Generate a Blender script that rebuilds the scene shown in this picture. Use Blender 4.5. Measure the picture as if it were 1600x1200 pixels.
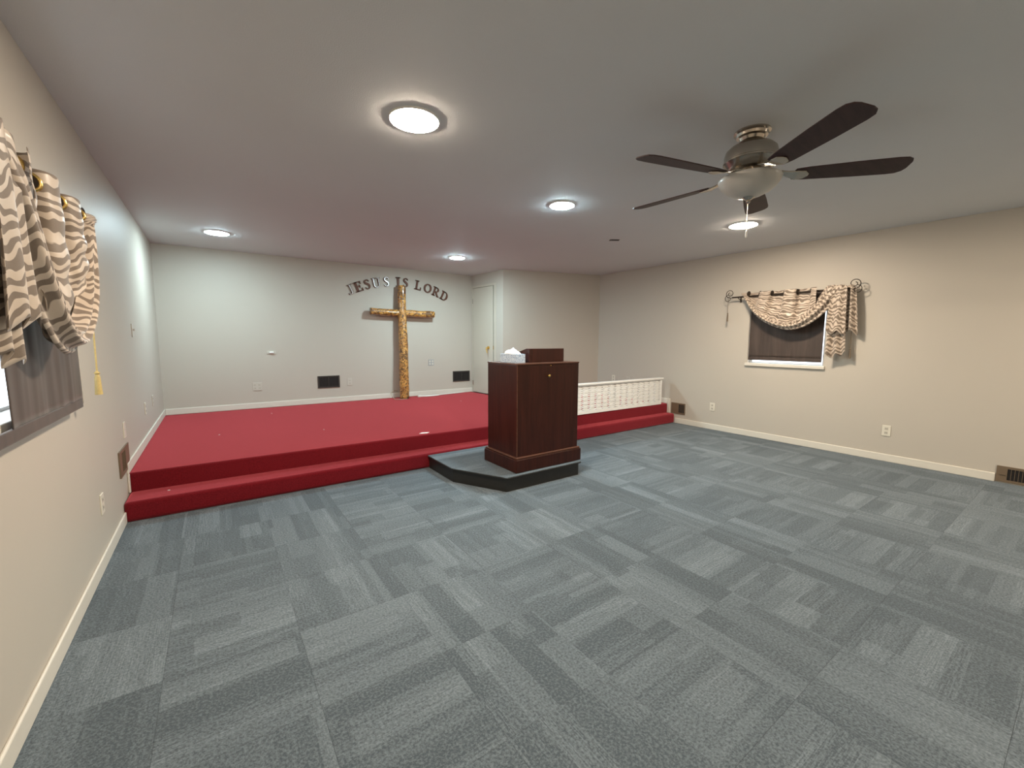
import bpy, bmesh, math, random
from mathutils import Vector, Matrix, noise
PI = math.pi
scene = bpy.context.scene
COL = scene.collection
for o in list(bpy.data.objects):
    bpy.data.objects.remove(o)

# ------------------------------------------------------------------ camera, world, exposure
cam_d = bpy.data.cameras.new('camera')
cam_d.sensor_fit = 'HORIZONTAL'; cam_d.sensor_width = 36.0
cam_d.lens = 657.5 / 1600 * 36.0
cam_d.clip_start = 0.02
cam = bpy.data.objects.new('camera', cam_d); COL.objects.link(cam)
right = Vector((0.817584, -0.575792, 0.004516)); down = Vector((-0.057147, -0.088944, -0.994396)); fwd = Vector((0.572967, 0.812744, -0.105624))
M = Matrix.Identity(4)
for i in range(3):
    M[i][0] = right[i]; M[i][1] = -down[i]; M[i][2] = -fwd[i]
M[2][3] = 1.3618
cam.matrix_world = M
scene.camera = cam

world = bpy.data.worlds.new('world'); scene.world = world; world.use_nodes = True
bg = world.node_tree.nodes['Background']
bg.inputs[0].default_value = (0.80, 0.90, 1.0, 1); bg.inputs[1].default_value = 2.0

vs = scene.view_settings
vs.view_transform = 'Standard'; vs.look = 'None'; vs.gamma = 1.0; vs.use_curve_mapping = False
vs.exposure = 0.95
LAMP = 4.2           # overall strength of the ceiling lights

# ------------------------------------------------------------------ room dimensions (metres)
XL, XR, YB, YF, H = -0.613, 6.171, 7.376, -2.6, 2.60
ZS, ZT = 0.304, 0.152                      # stage deck and step heights
CA, CB, CC = (4.21, 7.376), (4.286, 6.373), (6.171, 5.812)   # closet corners in plan

# ------------------------------------------------------------------ materials
def new_mat(name):
    m = bpy.data.materials.new(name); m.use_nodes = True
    return m, m.node_tree, m.node_tree.nodes['Principled BSDF']
def N(nt, typ, **kw):
    n = nt.nodes.new(typ)
    for k, v in kw.items():
        setattr(n, k, v)
    return n
def put(nt, sock, v):
    if hasattr(v, 'node'): nt.links.new(v, sock)
    elif v is not None: sock.default_value = v
def math_(nt, op, a, b=None, c=None):
    n = N(nt, 'ShaderNodeMath', operation=op)
    for s, v in zip(n.inputs, (a, b, c)): put(nt, s, v)
    return n.outputs[0]
def mixc(nt, f, a, b, mode='MIX'):
    n = N(nt, 'ShaderNodeMix', data_type='RGBA', blend_type=mode)
    put(nt, n.inputs[0], f)
    for s, v in ((n.inputs[6], a), (n.inputs[7], b)):
        put(nt, s, (*v, 1) if isinstance(v, tuple) and len(v) == 3 else v)
    return n.outputs[2]
def noise_(nt, vec, scale, detail=2, rough=0.5, dist=0.0):
    n = N(nt, 'ShaderNodeTexNoise')
    if vec is not None: nt.links.new(vec, n.inputs['Vector'])
    n.inputs['Scale'].default_value = scale; n.inputs['Detail'].default_value = detail
    n.inputs['Roughness'].default_value = rough; n.inputs['Distortion'].default_value = dist
    return n.outputs[0]
def mapping(nt, vec, scale=(1, 1, 1), loc=(0, 0, 0)):
    n = N(nt, 'ShaderNodeMapping'); nt.links.new(vec, n.inputs[0])
    n.inputs['Scale'].default_value = scale; n.inputs['Location'].default_value = loc
    return n.outputs[0]
def ramp(nt, f, stops):
    n = N(nt, 'ShaderNodeMapRange'); nt.links.new(f, n.inputs[0])
    n.inputs[1].default_value, n.inputs[2].default_value = stops
    return n.outputs[0]
def bump(nt, bsdf, h, strength, dist=0.01):
    n = N(nt, 'ShaderNodeBump'); nt.links.new(h, n.inputs['Height'])
    n.inputs['Strength'].default_value = strength; n.inputs['Distance'].default_value = dist
    nt.links.new(n.outputs[0], bsdf.inputs['Normal'])
def simple(name, col, rough=0.5, metal=0.0, spec=None, var=0.0, vscale=8.0, bmp=0.0, bscale=200.0, coat=0.0):
    m, nt, b = new_mat(name)
    b.inputs['Roughness'].default_value = rough; b.inputs['Metallic'].default_value = metal
    if spec is not None: b.inputs['Specular IOR Level'].default_value = spec
    if coat: b.inputs['Coat Weight'].default_value = coat; b.inputs['Coat Roughness'].default_value = 0.15
    tc = N(nt, 'ShaderNodeTexCoord').outputs['Object']
    if var:
        f = noise_(nt, tc, vscale, 3)
        lo = tuple(c * (1 - var) for c in col); hi = tuple(min(1, c * (1 + var)) for c in col)
        nt.links.new(mixc(nt, f, lo, hi), b.inputs['Base Color'])
    else:
        b.inputs['Base Color'].default_value = (*col, 1)
    if bmp: bump(nt, b, noise_(nt, tc, bscale, 2), bmp, 0.002)
    return m
def emis(name, col, strength):
    m, nt, b = new_mat(name)
    b.inputs['Base Color'].default_value = (0.9, 0.9, 0.9, 1)
    b.inputs['Emission Color'].default_value = (*col, 1); b.inputs['Emission Strength'].default_value = strength
    return m

MAT = {}
MAT['wall'] = simple('wall_paint', (0.52, 0.475, 0.41), 0.5, var=0.02, vscale=1.5, bmp=0.12, bscale=140, spec=0.35)
MAT['ceiling'] = simple('ceiling_paint', (0.70, 0.72, 0.74), 0.75, var=0.03, vscale=1.2, bmp=0.5, bscale=170)
MAT['trim'] = simple('trim_paint', (0.70, 0.66, 0.58), 0.4)
MAT['white'] = simple('white_gloss_paint', (0.86, 0.855, 0.83), 0.35)
MAT['plate'] = simple('ivory_plastic', (0.72, 0.68, 0.58), 0.35)
MAT['plate_painted'] = simple('painted_over_plastic', (0.56, 0.52, 0.455), 0.45)
MAT['plate_grey'] = simple('grey_plastic', (0.36, 0.36, 0.36), 0.4)
MAT['slot'] = simple('dark_slot', (0.03, 0.028, 0.025), 0.6)
MAT['slot_soft'] = simple('receptacle_plastic', (0.55, 0.51, 0.43), 0.4)
MAT['door'] = simple('door_paint', (0.58, 0.53, 0.44), 0.4)
MAT['brass'] = simple('brass', (0.75, 0.52, 0.18), 0.25, 1.0)
MAT['nickel'] = simple('brushed_nickel', (0.50, 0.45, 0.39), 0.24, 1.0)
MAT['rod'] = simple('oil_rubbed_bronze', (0.045, 0.033, 0.025), 0.38, 0.7)
MAT['vent_dark'] = simple('dark_brown_vent_metal', (0.035, 0.028, 0.024), 0.5)
MAT['vent_brown'] = simple('bronze_vent_metal', (0.20, 0.145, 0.095), 0.45, 0.3)
MAT['vent_hole'] = simple('duct_interior', (0.012, 0.010, 0.009), 0.8)
MAT['platform_side'] = simple('black_vinyl_edge', (0.016, 0.015, 0.013), 0.45, var=0.3, vscale=20)
MAT['tissue'] = simple('tissue_paper', (0.86, 0.88, 0.90), 0.8)
MAT['paper'] = simple('white_paper', (0.85, 0.83, 0.80), 0.6)
MAT['cord_white'] = simple('white_cord', (0.78, 0.76, 0.70), 0.4)
MAT['cord_tan'] = simple('tan_cord', (0.42, 0.32, 0.22), 0.5)
MAT['gold'] = simple('gold_braid', (0.58, 0.44, 0.17), 0.5, var=0.25, vscale=120)
MAT['brown_braid'] = simple('brown_braid', (0.16, 0.12, 0.08), 0.6)
MAT['letter'] = simple('bronze_brown_letter', (0.13, 0.048, 0.026), 0.6, 0.0, var=0.35, vscale=25)
MAT['letter_shine'] = simple('silvery_letter_reflection', (0.46, 0.44, 0.43), 0.4, 0.85)  # light reflected by some of the letters, put into the colour
MAT['alu'] = simple('white_window_frame', (0.78, 0.80, 0.82), 0.4)

def carpet_red():
    m, nt, b = new_mat('red_carpet')
    tc = N(nt, 'ShaderNodeTexCoord').outputs['Object']
    n1 = noise_(nt, tc, 190, 3, 0.7); n2 = noise_(nt, tc, 2.2, 3)
    c = mixc(nt, ramp(nt, n1, (0.3, 0.7)), (0.085, 0.0025, 0.005), (0.21, 0.010, 0.016))
    c = mixc(nt, math_(nt, 'MULTIPLY', n2, 0.35), c, (0.16, 0.012, 0.018))
    nt.links.new(c, b.inputs['Base Color'])
    b.inputs['Roughness'].default_value = 0.95; b.inputs['Specular IOR Level'].default_value = 0.1
    b.inputs['Sheen Weight'].default_value = 1.0; b.inputs['Sheen Roughness'].default_value = 0.42
    b.inputs['Sheen Tint'].default_value = (1.0, 0.20, 0.24, 1)
    bump(nt, b, n1, 0.6, 0.006)
    return m
MAT['red'] = carpet_red()

def carpet_tile():
    m, nt, b = new_mat('blue_grey_carpet_tile')
    tc = N(nt, 'ShaderNodeTexCoord').outputs['Object']
    sx = N(nt, 'ShaderNodeSeparateXYZ'); nt.links.new(tc, sx.inputs[0])
    x, y = sx.outputs[0], sx.outputs[1]
    rnd = math_(nt, 'MULTIPLY', N(nt, 'ShaderNodeObjectInfo').outputs['Random'], 91.0)
    def wn(a, bb):
        c = N(nt, 'ShaderNodeCombineXYZ'); put(nt, c.inputs[0], a); put(nt, c.inputs[1], bb); put(nt, c.inputs[2], rnd)
        w = N(nt, 'ShaderNodeTexWhiteNoise', noise_dimensions='3D'); nt.links.new(c.outputs[0], w.inputs[0])
        return w.outputs[0]
    def band(freq, k):
        bi = math_(nt, 'FLOOR', math_(nt, 'ADD', math_(nt, 'MULTIPLY', y, freq), math_(nt, 'MULTIPLY', rnd, k)))
        cut = math_(nt, 'SUBTRACT', math_(nt, 'MULTIPLY', wn(bi, 3.3), 0.9), 0.45)
        seg = math_(nt, 'GREATER_THAN', x, cut)
        return wn(bi, math_(nt, 'ADD', seg, 7.7 + k))
    wide, thin = band(8.0, 0.37), band(26.0, 0.71)
    st = N(nt, 'ShaderNodeCombineXYZ')
    put(nt, st.inputs[0], math_(nt, 'MULTIPLY', x, 9.0)); put(nt, st.inputs[1], math_(nt, 'MULTIPLY', y, 230.0)); put(nt, st.inputs[2], rnd)
    lines = ramp(nt, noise_(nt, st.outputs[0], 1.0, 1, 0.6), (0.35, 0.68))
    speck = ramp(nt, noise_(nt, mapping(nt, tc, (1, 1, 1)), 95, 3, 0.75), (0.36, 0.64))
    lvl = math_(nt, 'ADD', math_(nt, 'MULTIPLY', ramp(nt, wide, (0.30, 1.0)), 0.30), math_(nt, 'MULTIPLY', ramp(nt, thin, (0.55, 1.0)), 0.16))
    amp = math_(nt, 'ADD', math_(nt, 'MULTIPLY', ramp(nt, band(8.0, 0.93), (0.5, 0.9)), 0.30), 0.06)
    lvl = math_(nt, 'ADD', lvl, math_(nt, 'MULTIPLY', lines, amp))
    lvl = math_(nt, 'ADD', lvl, math_(nt, 'MULTIPLY', math_(nt, 'SUBTRACT', speck, 0.5), 0.62))
    c = mixc(nt, math_(nt, 'ADD', lvl, 0.06), (0.066, 0.085, 0.100), (0.215, 0.258, 0.288))
    nt.links.new(c, b.inputs['Base Color'])
    b.inputs['Roughness'].default_value = 0.95; b.inputs['Specular IOR Level'].default_value = 0.12
    b.inputs['Sheen Weight'].default_value = 0.12
    bump(nt, b, speck, 0.5, 0.004)
    return m
MAT['tile'] = carpet_tile()

def wood(name, dark, light, rough, axis=2, scale=1.0, coat=0.06):
    m, nt, b = new_mat(name)
    tc = N(nt, 'ShaderNodeTexCoord').outputs['Object']
    s = [26 * scale] * 3; s[axis] = 1.6 * scale
    f = noise_(nt, mapping(nt, tc, tuple(s)), 1.0, 4, 0.6, 0.6)
    nt.links.new(mixc(nt, ramp(nt, f, (0.3, 0.7)), dark, light), b.inputs['Base Color'])
    b.inputs['Roughness'].default_value = rough
    b.inputs['Coat Weight'].default_value = coat; b.inputs['Coat Roughness'].default_value = 0.2; b.inputs['Specular IOR Level'].default_value = 0.25
    return m
MAT['mahogany'] = wood('dark_mahogany', (0.024, 0.006, 0.0035), (0.050, 0.012, 0.007), 0.35)
MAT['mahogany_edge'] = wood('pale_mahogany_edge', (0.07, 0.026, 0.016), (0.12, 0.05, 0.03), 0.35, axis=0)  # paler mahogany; on the top board it paints in the edge reflection
MAT['blade'] = wood('dark_walnut_blade', (0.030, 0.016, 0.016), (0.055, 0.027, 0.027), 0.5, axis=0, coat=0.0)

def log_mat():
    m, nt, b = new_mat('varnished_knotty_log')
    tc = N(nt, 'ShaderNodeTexCoord').outputs['Object']
    big = noise_(nt, tc, 7, 3, 0.6)
    c = mixc(nt, ramp(nt, big, (0.35, 0.65)), (0.40, 0.15, 0.022), (0.70, 0.36, 0.085))
    vor = N(nt, 'ShaderNodeTexVoronoi', feature='DISTANCE_TO_EDGE'); vor.inputs['Scale'].default_value = 30
    nt.links.new(tc, vor.inputs['Vector'])
    worm = noise_(nt, tc, 30, 2, 0.6, 1.2)
    f = math_(nt, 'MULTIPLY', ramp(nt, worm, (0.50, 0.56)), 0.92)
    c = mixc(nt, f, c, (0.055, 0.02, 0.008))
    f2 = math_(nt, 'MULTIPLY', ramp(nt, noise_(nt, tc, 55, 1, 0.5), (0.60, 0.68)), 0.55)
    c = mixc(nt, f2, c, (0.78, 0.50, 0.20))
    f3 = math_(nt, 'MULTIPLY', ramp(nt, noise_(nt, tc, 4.5, 3, 0.7), (0.54, 0.60)), 0.8)
    c = mixc(nt, f3, c, (0.07, 0.028, 0.012))
    nt.links.new(c, b.inputs['Base Color'])
    b.inputs['Roughness'].default_value = 0.35; b.inputs['Coat Weight'].default_value = 0.6; b.inputs['Coat Roughness'].default_value = 0.12
    bump(nt, b, worm, 0.7, 0.01)
    return m
MAT['log'] = log_mat()
MAT['bark'] = simple('dark_bark', (0.06, 0.026, 0.014), 0.6, var=0.5, vscale=40, bmp=0.8, bscale=60)

def zebra():
    m, nt, b = new_mat('zebra_satin')
    uv = N(nt, 'ShaderNodeTexCoord').outputs['UV']
    w = N(nt, 'ShaderNodeTexWave', wave_type='BANDS', bands_direction='Y', wave_profile='SIN')
    nt.links.new(uv, w.inputs['Vector'])
    w.inputs['Scale'].default_value = 6.5; w.inputs['Distortion'].default_value = 7.5
    w.inputs['Detail'].default_value = 1.0; w.inputs['Detail Scale'].default_value = 1.5
    f = ramp(nt, w.outputs[1], (0.42, 0.56))
    c = mixc(nt, f, (0.155, 0.115, 0.085), (0.60, 0.50, 0.405))
    c = mixc(nt, math_(nt, 'MULTIPLY', noise_(nt, uv, 300, 2), 0.25), c, (0.40, 0.31, 0.23))
    nt.links.new(c, b.inputs['Base Color'])
    r = N(nt, 'ShaderNodeMapRange'); nt.links.new(f, r.inputs[0]); r.inputs[3].default_value = 0.6; r.inputs[4].default_value = 0.38
    nt.links.new(r.outputs[0], b.inputs['Roughness'])
    b.inputs['Sheen Weight'].default_value = 0.3
    bump(nt, b, f, 0.25, 0.003)
    return m
MAT['zebra'] = zebra()

def blind_mat():
    m, nt, b = new_mat('brown_blind_fabric')
    tc = N(nt, 'ShaderNodeTexCoord').outputs['Object']
    f = noise_(nt, mapping(nt, tc, (1, 14, 1.6)), 1.0, 3, 0.6, 0.4)
    nt.links.new(mixc(nt, ramp(nt, f, (0.3, 0.72)), (0.036, 0.022, 0.016), (0.075, 0.050, 0.038)), b.inputs['Base Color'])
    b.inputs['Roughness'].default_value = 0.55; b.inputs['Sheen Weight'].default_value = 0.2
    return m
MAT['blind'] = blind_mat()

def tissue_box_mat():
    m, nt, b = new_mat('blue_print_carton')
    tc = N(nt, 'ShaderNodeTexCoord').outputs['Object']
    v = N(nt, 'ShaderNodeTexVoronoi'); v.inputs['Scale'].default_value = 75; nt.links.new(tc, v.inputs['Vector'])
    f = ramp(nt, v.outputs[0], (0.25, 0.55))
    c = mixc(nt, f, (0.24, 0.34, 0.52), (0.55, 0.64, 0.74))
    nt.links.new(c, b.inputs['Base Color']); b.inputs['Roughness'].default_value = 0.5
    return m
MAT['carton'] = tissue_box_mat()

def frosted():
    m, nt, b = new_mat('frosted_bowl_glass')
    b.inputs['Base Color'].default_value = (0.62, 0.60, 0.56, 1); b.inputs['Roughness'].default_value = 0.3
    b.inputs['Transmission Weight'].default_value = 0.25; b.inputs['Subsurface Weight'].default_value = 0.0
    return m
MAT['frosted'] = frosted()
def glass():
    m, nt, b = new_mat('window_glass')
    out = nt.nodes['Material Output']
    t = N(nt, 'ShaderNodeBsdfTransparent'); g = N(nt, 'ShaderNodeBsdfGlossy'); g.inputs['Roughness'].default_value = 0.02
    mx = N(nt, 'ShaderNodeMixShader'); mx.inputs[0].default_value = 0.06
    nt.links.new(t.outputs[0], mx.inputs[1]); nt.links.new(g.outputs[0], mx.inputs[2]); nt.links.new(mx.outputs[0], out.inputs[0])
    return m
MAT['glass'] = glass()

# ------------------------------------------------------------------ mesh builder
class MB:
    def __init__(s): s.v = []; s.f = []; s.uv = {}
    def add(s, vs_, fs_):
        k = len(s.v); s.v += [tuple(p) for p in vs_]; s.f += [tuple(i + k for i in f) for f in fs_]; return k
    def box(s, x0, x1, y0, y1, z0, z1):
        s.add([(x0, y0, z0), (x1, y0, z0), (x1, y1, z0), (x0, y1, z0), (x0, y0, z1), (x1, y0, z1), (x1, y1, z1), (x0, y1, z1)],
              [(0, 3, 2, 1), (4, 5, 6, 7), (0, 1, 5, 4), (1, 2, 6, 5), (2, 3, 7, 6), (3, 0, 4, 7)]); return s
    def prism(s, pts, z0, z1):
        n = len(pts)
        s.add([(x, y, z0) for x, y in pts] + [(x, y, z1) for x, y in pts],
              [tuple(reversed(range(n))), tuple(range(n, 2 * n))] + [(i, (i + 1) % n, n + (i + 1) % n, n + i) for i in range(n)]); return s
    def hexa(s, lo, hi):      # two quads -> solid
        s.add(list(lo) + list(hi), [(0, 3, 2, 1), (4, 5, 6, 7), (0, 1, 5, 4), (1, 2, 6, 5), (2, 3, 7, 6), (3, 0, 4, 7)]); return s
    def tube(s, pts, r, seg=8, caps=True):
        pts = [Vector(p) for p in pts]; n = len(pts); rings = []
        up = Vector((0, 0, 1))
        d0 = (pts[1] - pts[0]).normalized()
        if abs(d0.dot(up)) > 0.9: up = Vector((1, 0, 0))
        a = d0.cross(up).normalized()
        vv = []
        for i, p in enumerate(pts):
            d = (pts[min(i + 1, n - 1)] - pts[max(i - 1, 0)]).normalized()
            a = (a - d * a.dot(d)).normalized(); b = d.cross(a)
            rr = r[i] if isinstance(r, (list, tuple)) else r
            for k in range(seg):
                t = 2 * PI * k / seg
                vv.append(p + (a * math.cos(t) + b * math.sin(t)) * rr)
        ff = [(i * seg + k, i * seg + (k + 1) % seg, (i + 1) * seg + (k + 1) % seg, (i + 1) * seg + k) for i in range(n - 1) for k in range(seg)]
        if caps: ff += [tuple(reversed(range(seg))), tuple(range((n - 1) * seg, n * seg))]
        s.add(vv, ff); return s
    def lathe(s, prof, c, seg=32):
        cx, cy, cz = c; vv = []; n = len(prof)
        for r, z in prof:
            for k in range(seg):
                t = 2 * PI * k / seg; vv.append((cx + r * math.cos(t), cy + r * math.sin(t), cz + z))
        ff = [(i * seg + k, i * seg + (k + 1) % seg, (i + 1) * seg + (k + 1) % seg, (i + 1) * seg + k) for i in range(n - 1) for k in range(seg)]
        if prof[0][0] > 1e-6: ff.append(tuple(reversed(range(seg))))
        if prof[-1][0] > 1e-6: ff.append(tuple(range((n - 1) * seg, n * seg)))
        s.add(vv, ff); return s
    def grid(s, fn, nu, nv, su=1.0, sv=1.0, u0=0.0, v0=0.0, swap=False):
        k = len(s.v); vv = []
        for j in range(nv + 1):
            for i in range(nu + 1):
                u, v = i / nu, j / nv
                vv.append(fn(u, v)); a, b = u0 + u * su, v0 + v * sv; s.uv[k + j * (nu + 1) + i] = (b, a) if swap else (a, b)
        ff = [(j * (nu + 1) + i, j * (nu + 1) + i + 1, (j + 1) * (nu + 1) + i + 1, (j + 1) * (nu + 1) + i) for j in range(nv) for i in range(nu)]
        s.add(vv, ff); return s

def empty(name, loc, label=None, cat=None, group=None, kind=None):
    o = bpy.data.objects.new(name, None); COL.objects.link(o); o.location = loc; o.empty_display_size = 0.1
    tag(o, label, cat, group, kind); return o
def tag(o, label=None, cat=None, group=None, kind=None):
    for k, v in (('label', label), ('category', cat), ('group', group), ('kind', kind)):
        if v: o[k] = v
    return o
def world_loc(o):
    v = Vector((0, 0, 0))
    while o is not None: v += o.location; o = o.parent
    return v
def build(name, mb, mat, parent=None, origin=None, smooth=False, bevel=0.0, bseg=2, solid=0.0, subsurf=0):
    """links one mesh object; mb is in world coordinates; the object sits at origin (or at its parent's place)"""
    if parent is not None: off = world_loc(parent); loc = Vector((0, 0, 0))
    if origin is not None:
        loc = Vector(origin) - (off if parent is not None else Vector((0, 0, 0))); off = Vector(origin)
    elif parent is None:
        xs, ys, zs = zip(*mb.v); off = Vector(((min(xs) + max(xs)) / 2, (min(ys) + max(ys)) / 2, min(zs))); loc = off.copy()
    me = bpy.data.meshes.new(name)
    me.from_pydata([tuple(Vector(p) - off) for p in mb.v], [], mb.f)
    if mb.uv:
        ul = me.uv_layers.new(name='uv')
        for l in me.loops: ul.data[l.index].uv = mb.uv.get(l.vertex_index, (0, 0))
    bm = bmesh.new(); bm.from_mesh(me)
    if not mb.uv: bmesh.ops.recalc_face_normals(bm, faces=bm.faces)
    bm.to_mesh(me); bm.free()
    if smooth:
        for p in me.polygons: p.use_smooth = True
        if smooth != 'all':
            try: me.set_sharp_from_angle(angle=math.radians(40))
            except Exception: pass
    me.materials.append(MAT[mat] if isinstance(mat, str) else mat)
    o = bpy.data.objects.new(name, me); COL.objects.link(o); o.location = loc
    if parent is not None: o.parent = parent
    if bevel:
        b = o.modifiers.new('bevel', 'BEVEL'); b.width = bevel; b.segments = bseg; b.limit_method = 'ANGLE'; b.angle_limit = 0.6
    if solid:
        b = o.modifiers.new('solid', 'SOLIDIFY'); b.thickness = solid; b.offset = 0
    if subsurf:
        b = o.modifiers.new('sub', 'SUBSURF'); b.levels = subsurf; b.render_levels = subsurf
    return o
def struct(name, mb, mat, **kw):
    o = build(name, mb, mat, **kw)
    if kw.get('parent') is None: o['kind'] = 'structure'
    return o

# ------------------------------------------------------------------ the room shell
W1 = dict(y0=1.93, y1=3.00, z0=1.075, z1=1.90)      # left window opening
W2 = dict(y0=2.045, y1=2.965, z0=1.045, z1=1.99)    # right window opening
def wall_with_hole(x0, x1, w):
    m = MB()
    m.box(x0, x1, YF, w['y0'], -0.1, H + 0.1); m.box(x0, x1, w['y1'], YB + 0.15, -0.1, H + 0.1)
    m.box(x0, x1, w['y0'], w['y1'], -0.1, w['z0']); m.box(x0, x1, w['y0'], w['y1'], w['z1'], H + 0.1)
    return m
tag(struct('wall_left', wall_with_hole(XL - 0.14, XL, W1), 'wall'), 'beige painted wall with the zebra-curtained window, left side', 'wall')
tag(struct('wall_right', wall_with_hole(XR, XR + 0.14, W2), 'wall'), 'beige painted wall with the small blind-covered window, right side', 'wall')
tag(struct('wall_back', MB().box(XL - 0.14, 4.35, YB, YB + 0.15, -0.1, H + 0.1), 'wall'), 'pale painted wall behind the log cross', 'wall')
tag(struct('wall_front', MB().box(XL - 0.14, XR + 0.14, YF - 0.15, YF, -0.1, H + 0.1), 'wall'), 'painted wall behind the viewer', 'wall')
tag(struct('wall_closet_front', MB().prism([CB, CC, (CC[0] + 0.03, CC[1] + 0.1), (CB[0] + 0.12, CB[1] + 0.1)], -0.1, H + 0.1), 'wall'), 'beige closet wall angled across the stage corner', 'wall')
# closet side wall with the door opening
dA, dB = Vector(CA), Vector(CB); dd = (dB - dA).normalized(); dn = Vector((-dd.y, dd.x))      # dn points into the closet (+x)
if dn.x < 0: dn = -dn
Ld = (dB - dA).length
D0, D1, DZ = 0.045, 0.735, 2.352
def slab(m, s0, s1, n0, n1, z0, z1):
    q = [dA + dd * s0 + dn * n0, dA + dd * s1 + dn * n0, dA + dd * s1 + dn * n1, dA + dd * s0 + dn * n1]
    m.prism([(p.x, p.y) for p in q], z0, z1); return m
m = MB(); slab(m, 0, D0, 0, 0.1, -0.1, H + 0.1); slab(m, D1, Ld, 0, 0.1, -0.1, H + 0.1); slab(m, D0, D1, 0, 0.1, DZ, H + 0.1); slab(m, 0, Ld, 0.14, 0.2, -0.1, H + 0.1)
tag(struct('wall_closet_side', m, 'wall'), 'narrow pale closet wall that holds the door', 'wall')
tag(struct('ceiling', MB().box(XL - 0.2, XR + 0.2, YF - 0.2, YB + 0.2, H, H + 0.12), 'ceiling'), 'greyish textured ceiling with round lights', 'ceiling')

# floor: slab and carpet tiles laid in it
floor = tag(struct('floor', MB().box(XL - 0.14, XR + 0.14, YF - 0.1, YB + 0.1, -0.12, -0.008), 'platform_side'), 'floor of blue grey striped carpet tiles', 'floor')
TP, TX0, TY0 = 0.495, 0.25, 0.08
fl = world_loc(floor)
def tile_mesh(w, h, ox, oy, rot):
    m = MB(); e = 0.0006
    a, b = (w / 2, h / 2)
    pts = [(-a, -b), (a, -b), (a, b), (-a, b)]
    m.add([(x, y, -0.008) for x, y in pts] + [(x, y, -0.0005) for x, y in pts] + [(x * (1 - e / a), y * (1 - e / b), 0) for x, y in pts],
          [(0, 1, 5, 4), (1, 2, 6, 5), (2, 3, 7, 6), (3, 0, 4, 7), (4, 5, 9, 8), (5, 6, 10, 9), (6, 7, 11, 10), (7, 4, 8, 11), (8, 9, 10, 11)])
    me = bpy.data.meshes.new('carpet_tile'); 
    vv = []
    for p in m.v:
        q = Vector(p)
        if rot: q = Matrix.Rotation(-PI / 2, 3, 'Z') @ q
        vv.append(tuple(q))
    me.from_pydata(vv, [], m.f); me.materials.append(MAT['tile']); return me
tile_cache = {}
GAP = 0.0006
for ix in range(-2, 13):
    for iy in range(-6, 9):
        x0, x1 = max(TX0 + ix * TP, XL), min(TX0 + (ix + 1) * TP, XR)
        y0, y1 = max(TY0 + iy * TP, YF), min(TY0 + (iy + 1) * TP, 4.10)
        if x1 - x0 < 0.03 or y1 - y0 < 0.03: continue
        ky = round(TY0 + iy * TP, 2)
        if ix == 0: rot = ky > 2.0
        elif ix == 1: rot = ky < 2.5
        elif ix == 2: rot = 2.0 < ky < 2.5
        elif ix == -1: rot = ky > 3.0 or 1.0 < ky < 1.5
        elif ix == -2: rot = True
        else: rot = ix % 2 == 1
        w, h = round(x1 - x0 - GAP, 4), round(y1 - y0 - GAP, 4)
        key = (w, h, rot)
        if key not in tile_cache: tile_cache[key] = tile_mesh(w, h, 0, 0, rot)
        o = bpy.data.objects.new('carpet_tile', tile_cache[key]); COL.objects.link(o)
        o.parent = floor; o.location = Vector(((x0 + x1) / 2, (y0 + y1) / 2, 0)) - fl
        if rot: o.rotation_euler.z = PI / 2

# baseboards
BH, BT = 0.085, 0.014
def bb(name, lab, *boxes):
    m = MB()
    for b in boxes: m.box(*b)
    return tag(struct(name, m, 'trim', bevel=0.006), lab, 'baseboard')
DFL, DFR = 4.345, 4.215      # deck riser y at the left and right walls
bb('baseboard_left', 'cream baseboard along the left wall, stepping up over the stage', (XL, XL + BT, YF, 4.07, 0, BH), (XL, XL + BT, DFL - 0.03, YB, ZS, ZS + BH), (XL, XL + BT, DFL - 0.03, DFL - 0.002, ZT, ZS))
bb('baseboard_back', 'cream baseboard along the wall behind the cross', (XL + BT, CA[0], YB - BT, YB, ZS, ZS + BH))
bb('baseboard_right', 'cream baseboard along the right wall of the carpeted floor', (XR - BT, XR, 0.545, 4.06, 0, BH), (XR - BT, XR, YF, 0.215, 0, BH), (XR - BT, XR, DFR - 0.055, DFR - 0.004, ZT, ZS + 0.09), (XR - BT, XR, DFR, CC[1], ZS, ZS + BH))
m = MB(); n2 = (Vector(CC) - Vector(CB)).normalized(); pn = Vector((n2.y, -n2.x)) * BT
m.prism([(CB[0], CB[1]), (CC[0], CC[1]), (CC[0] + pn.x, CC[1] + pn.y), (CB[0] + pn.x, CB[1] + pn.y)], ZS, ZS + BH)
tag(struct('baseboard_closet', m, 'trim'), 'cream baseboard along the angled closet wall', 'baseboard')

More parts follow.
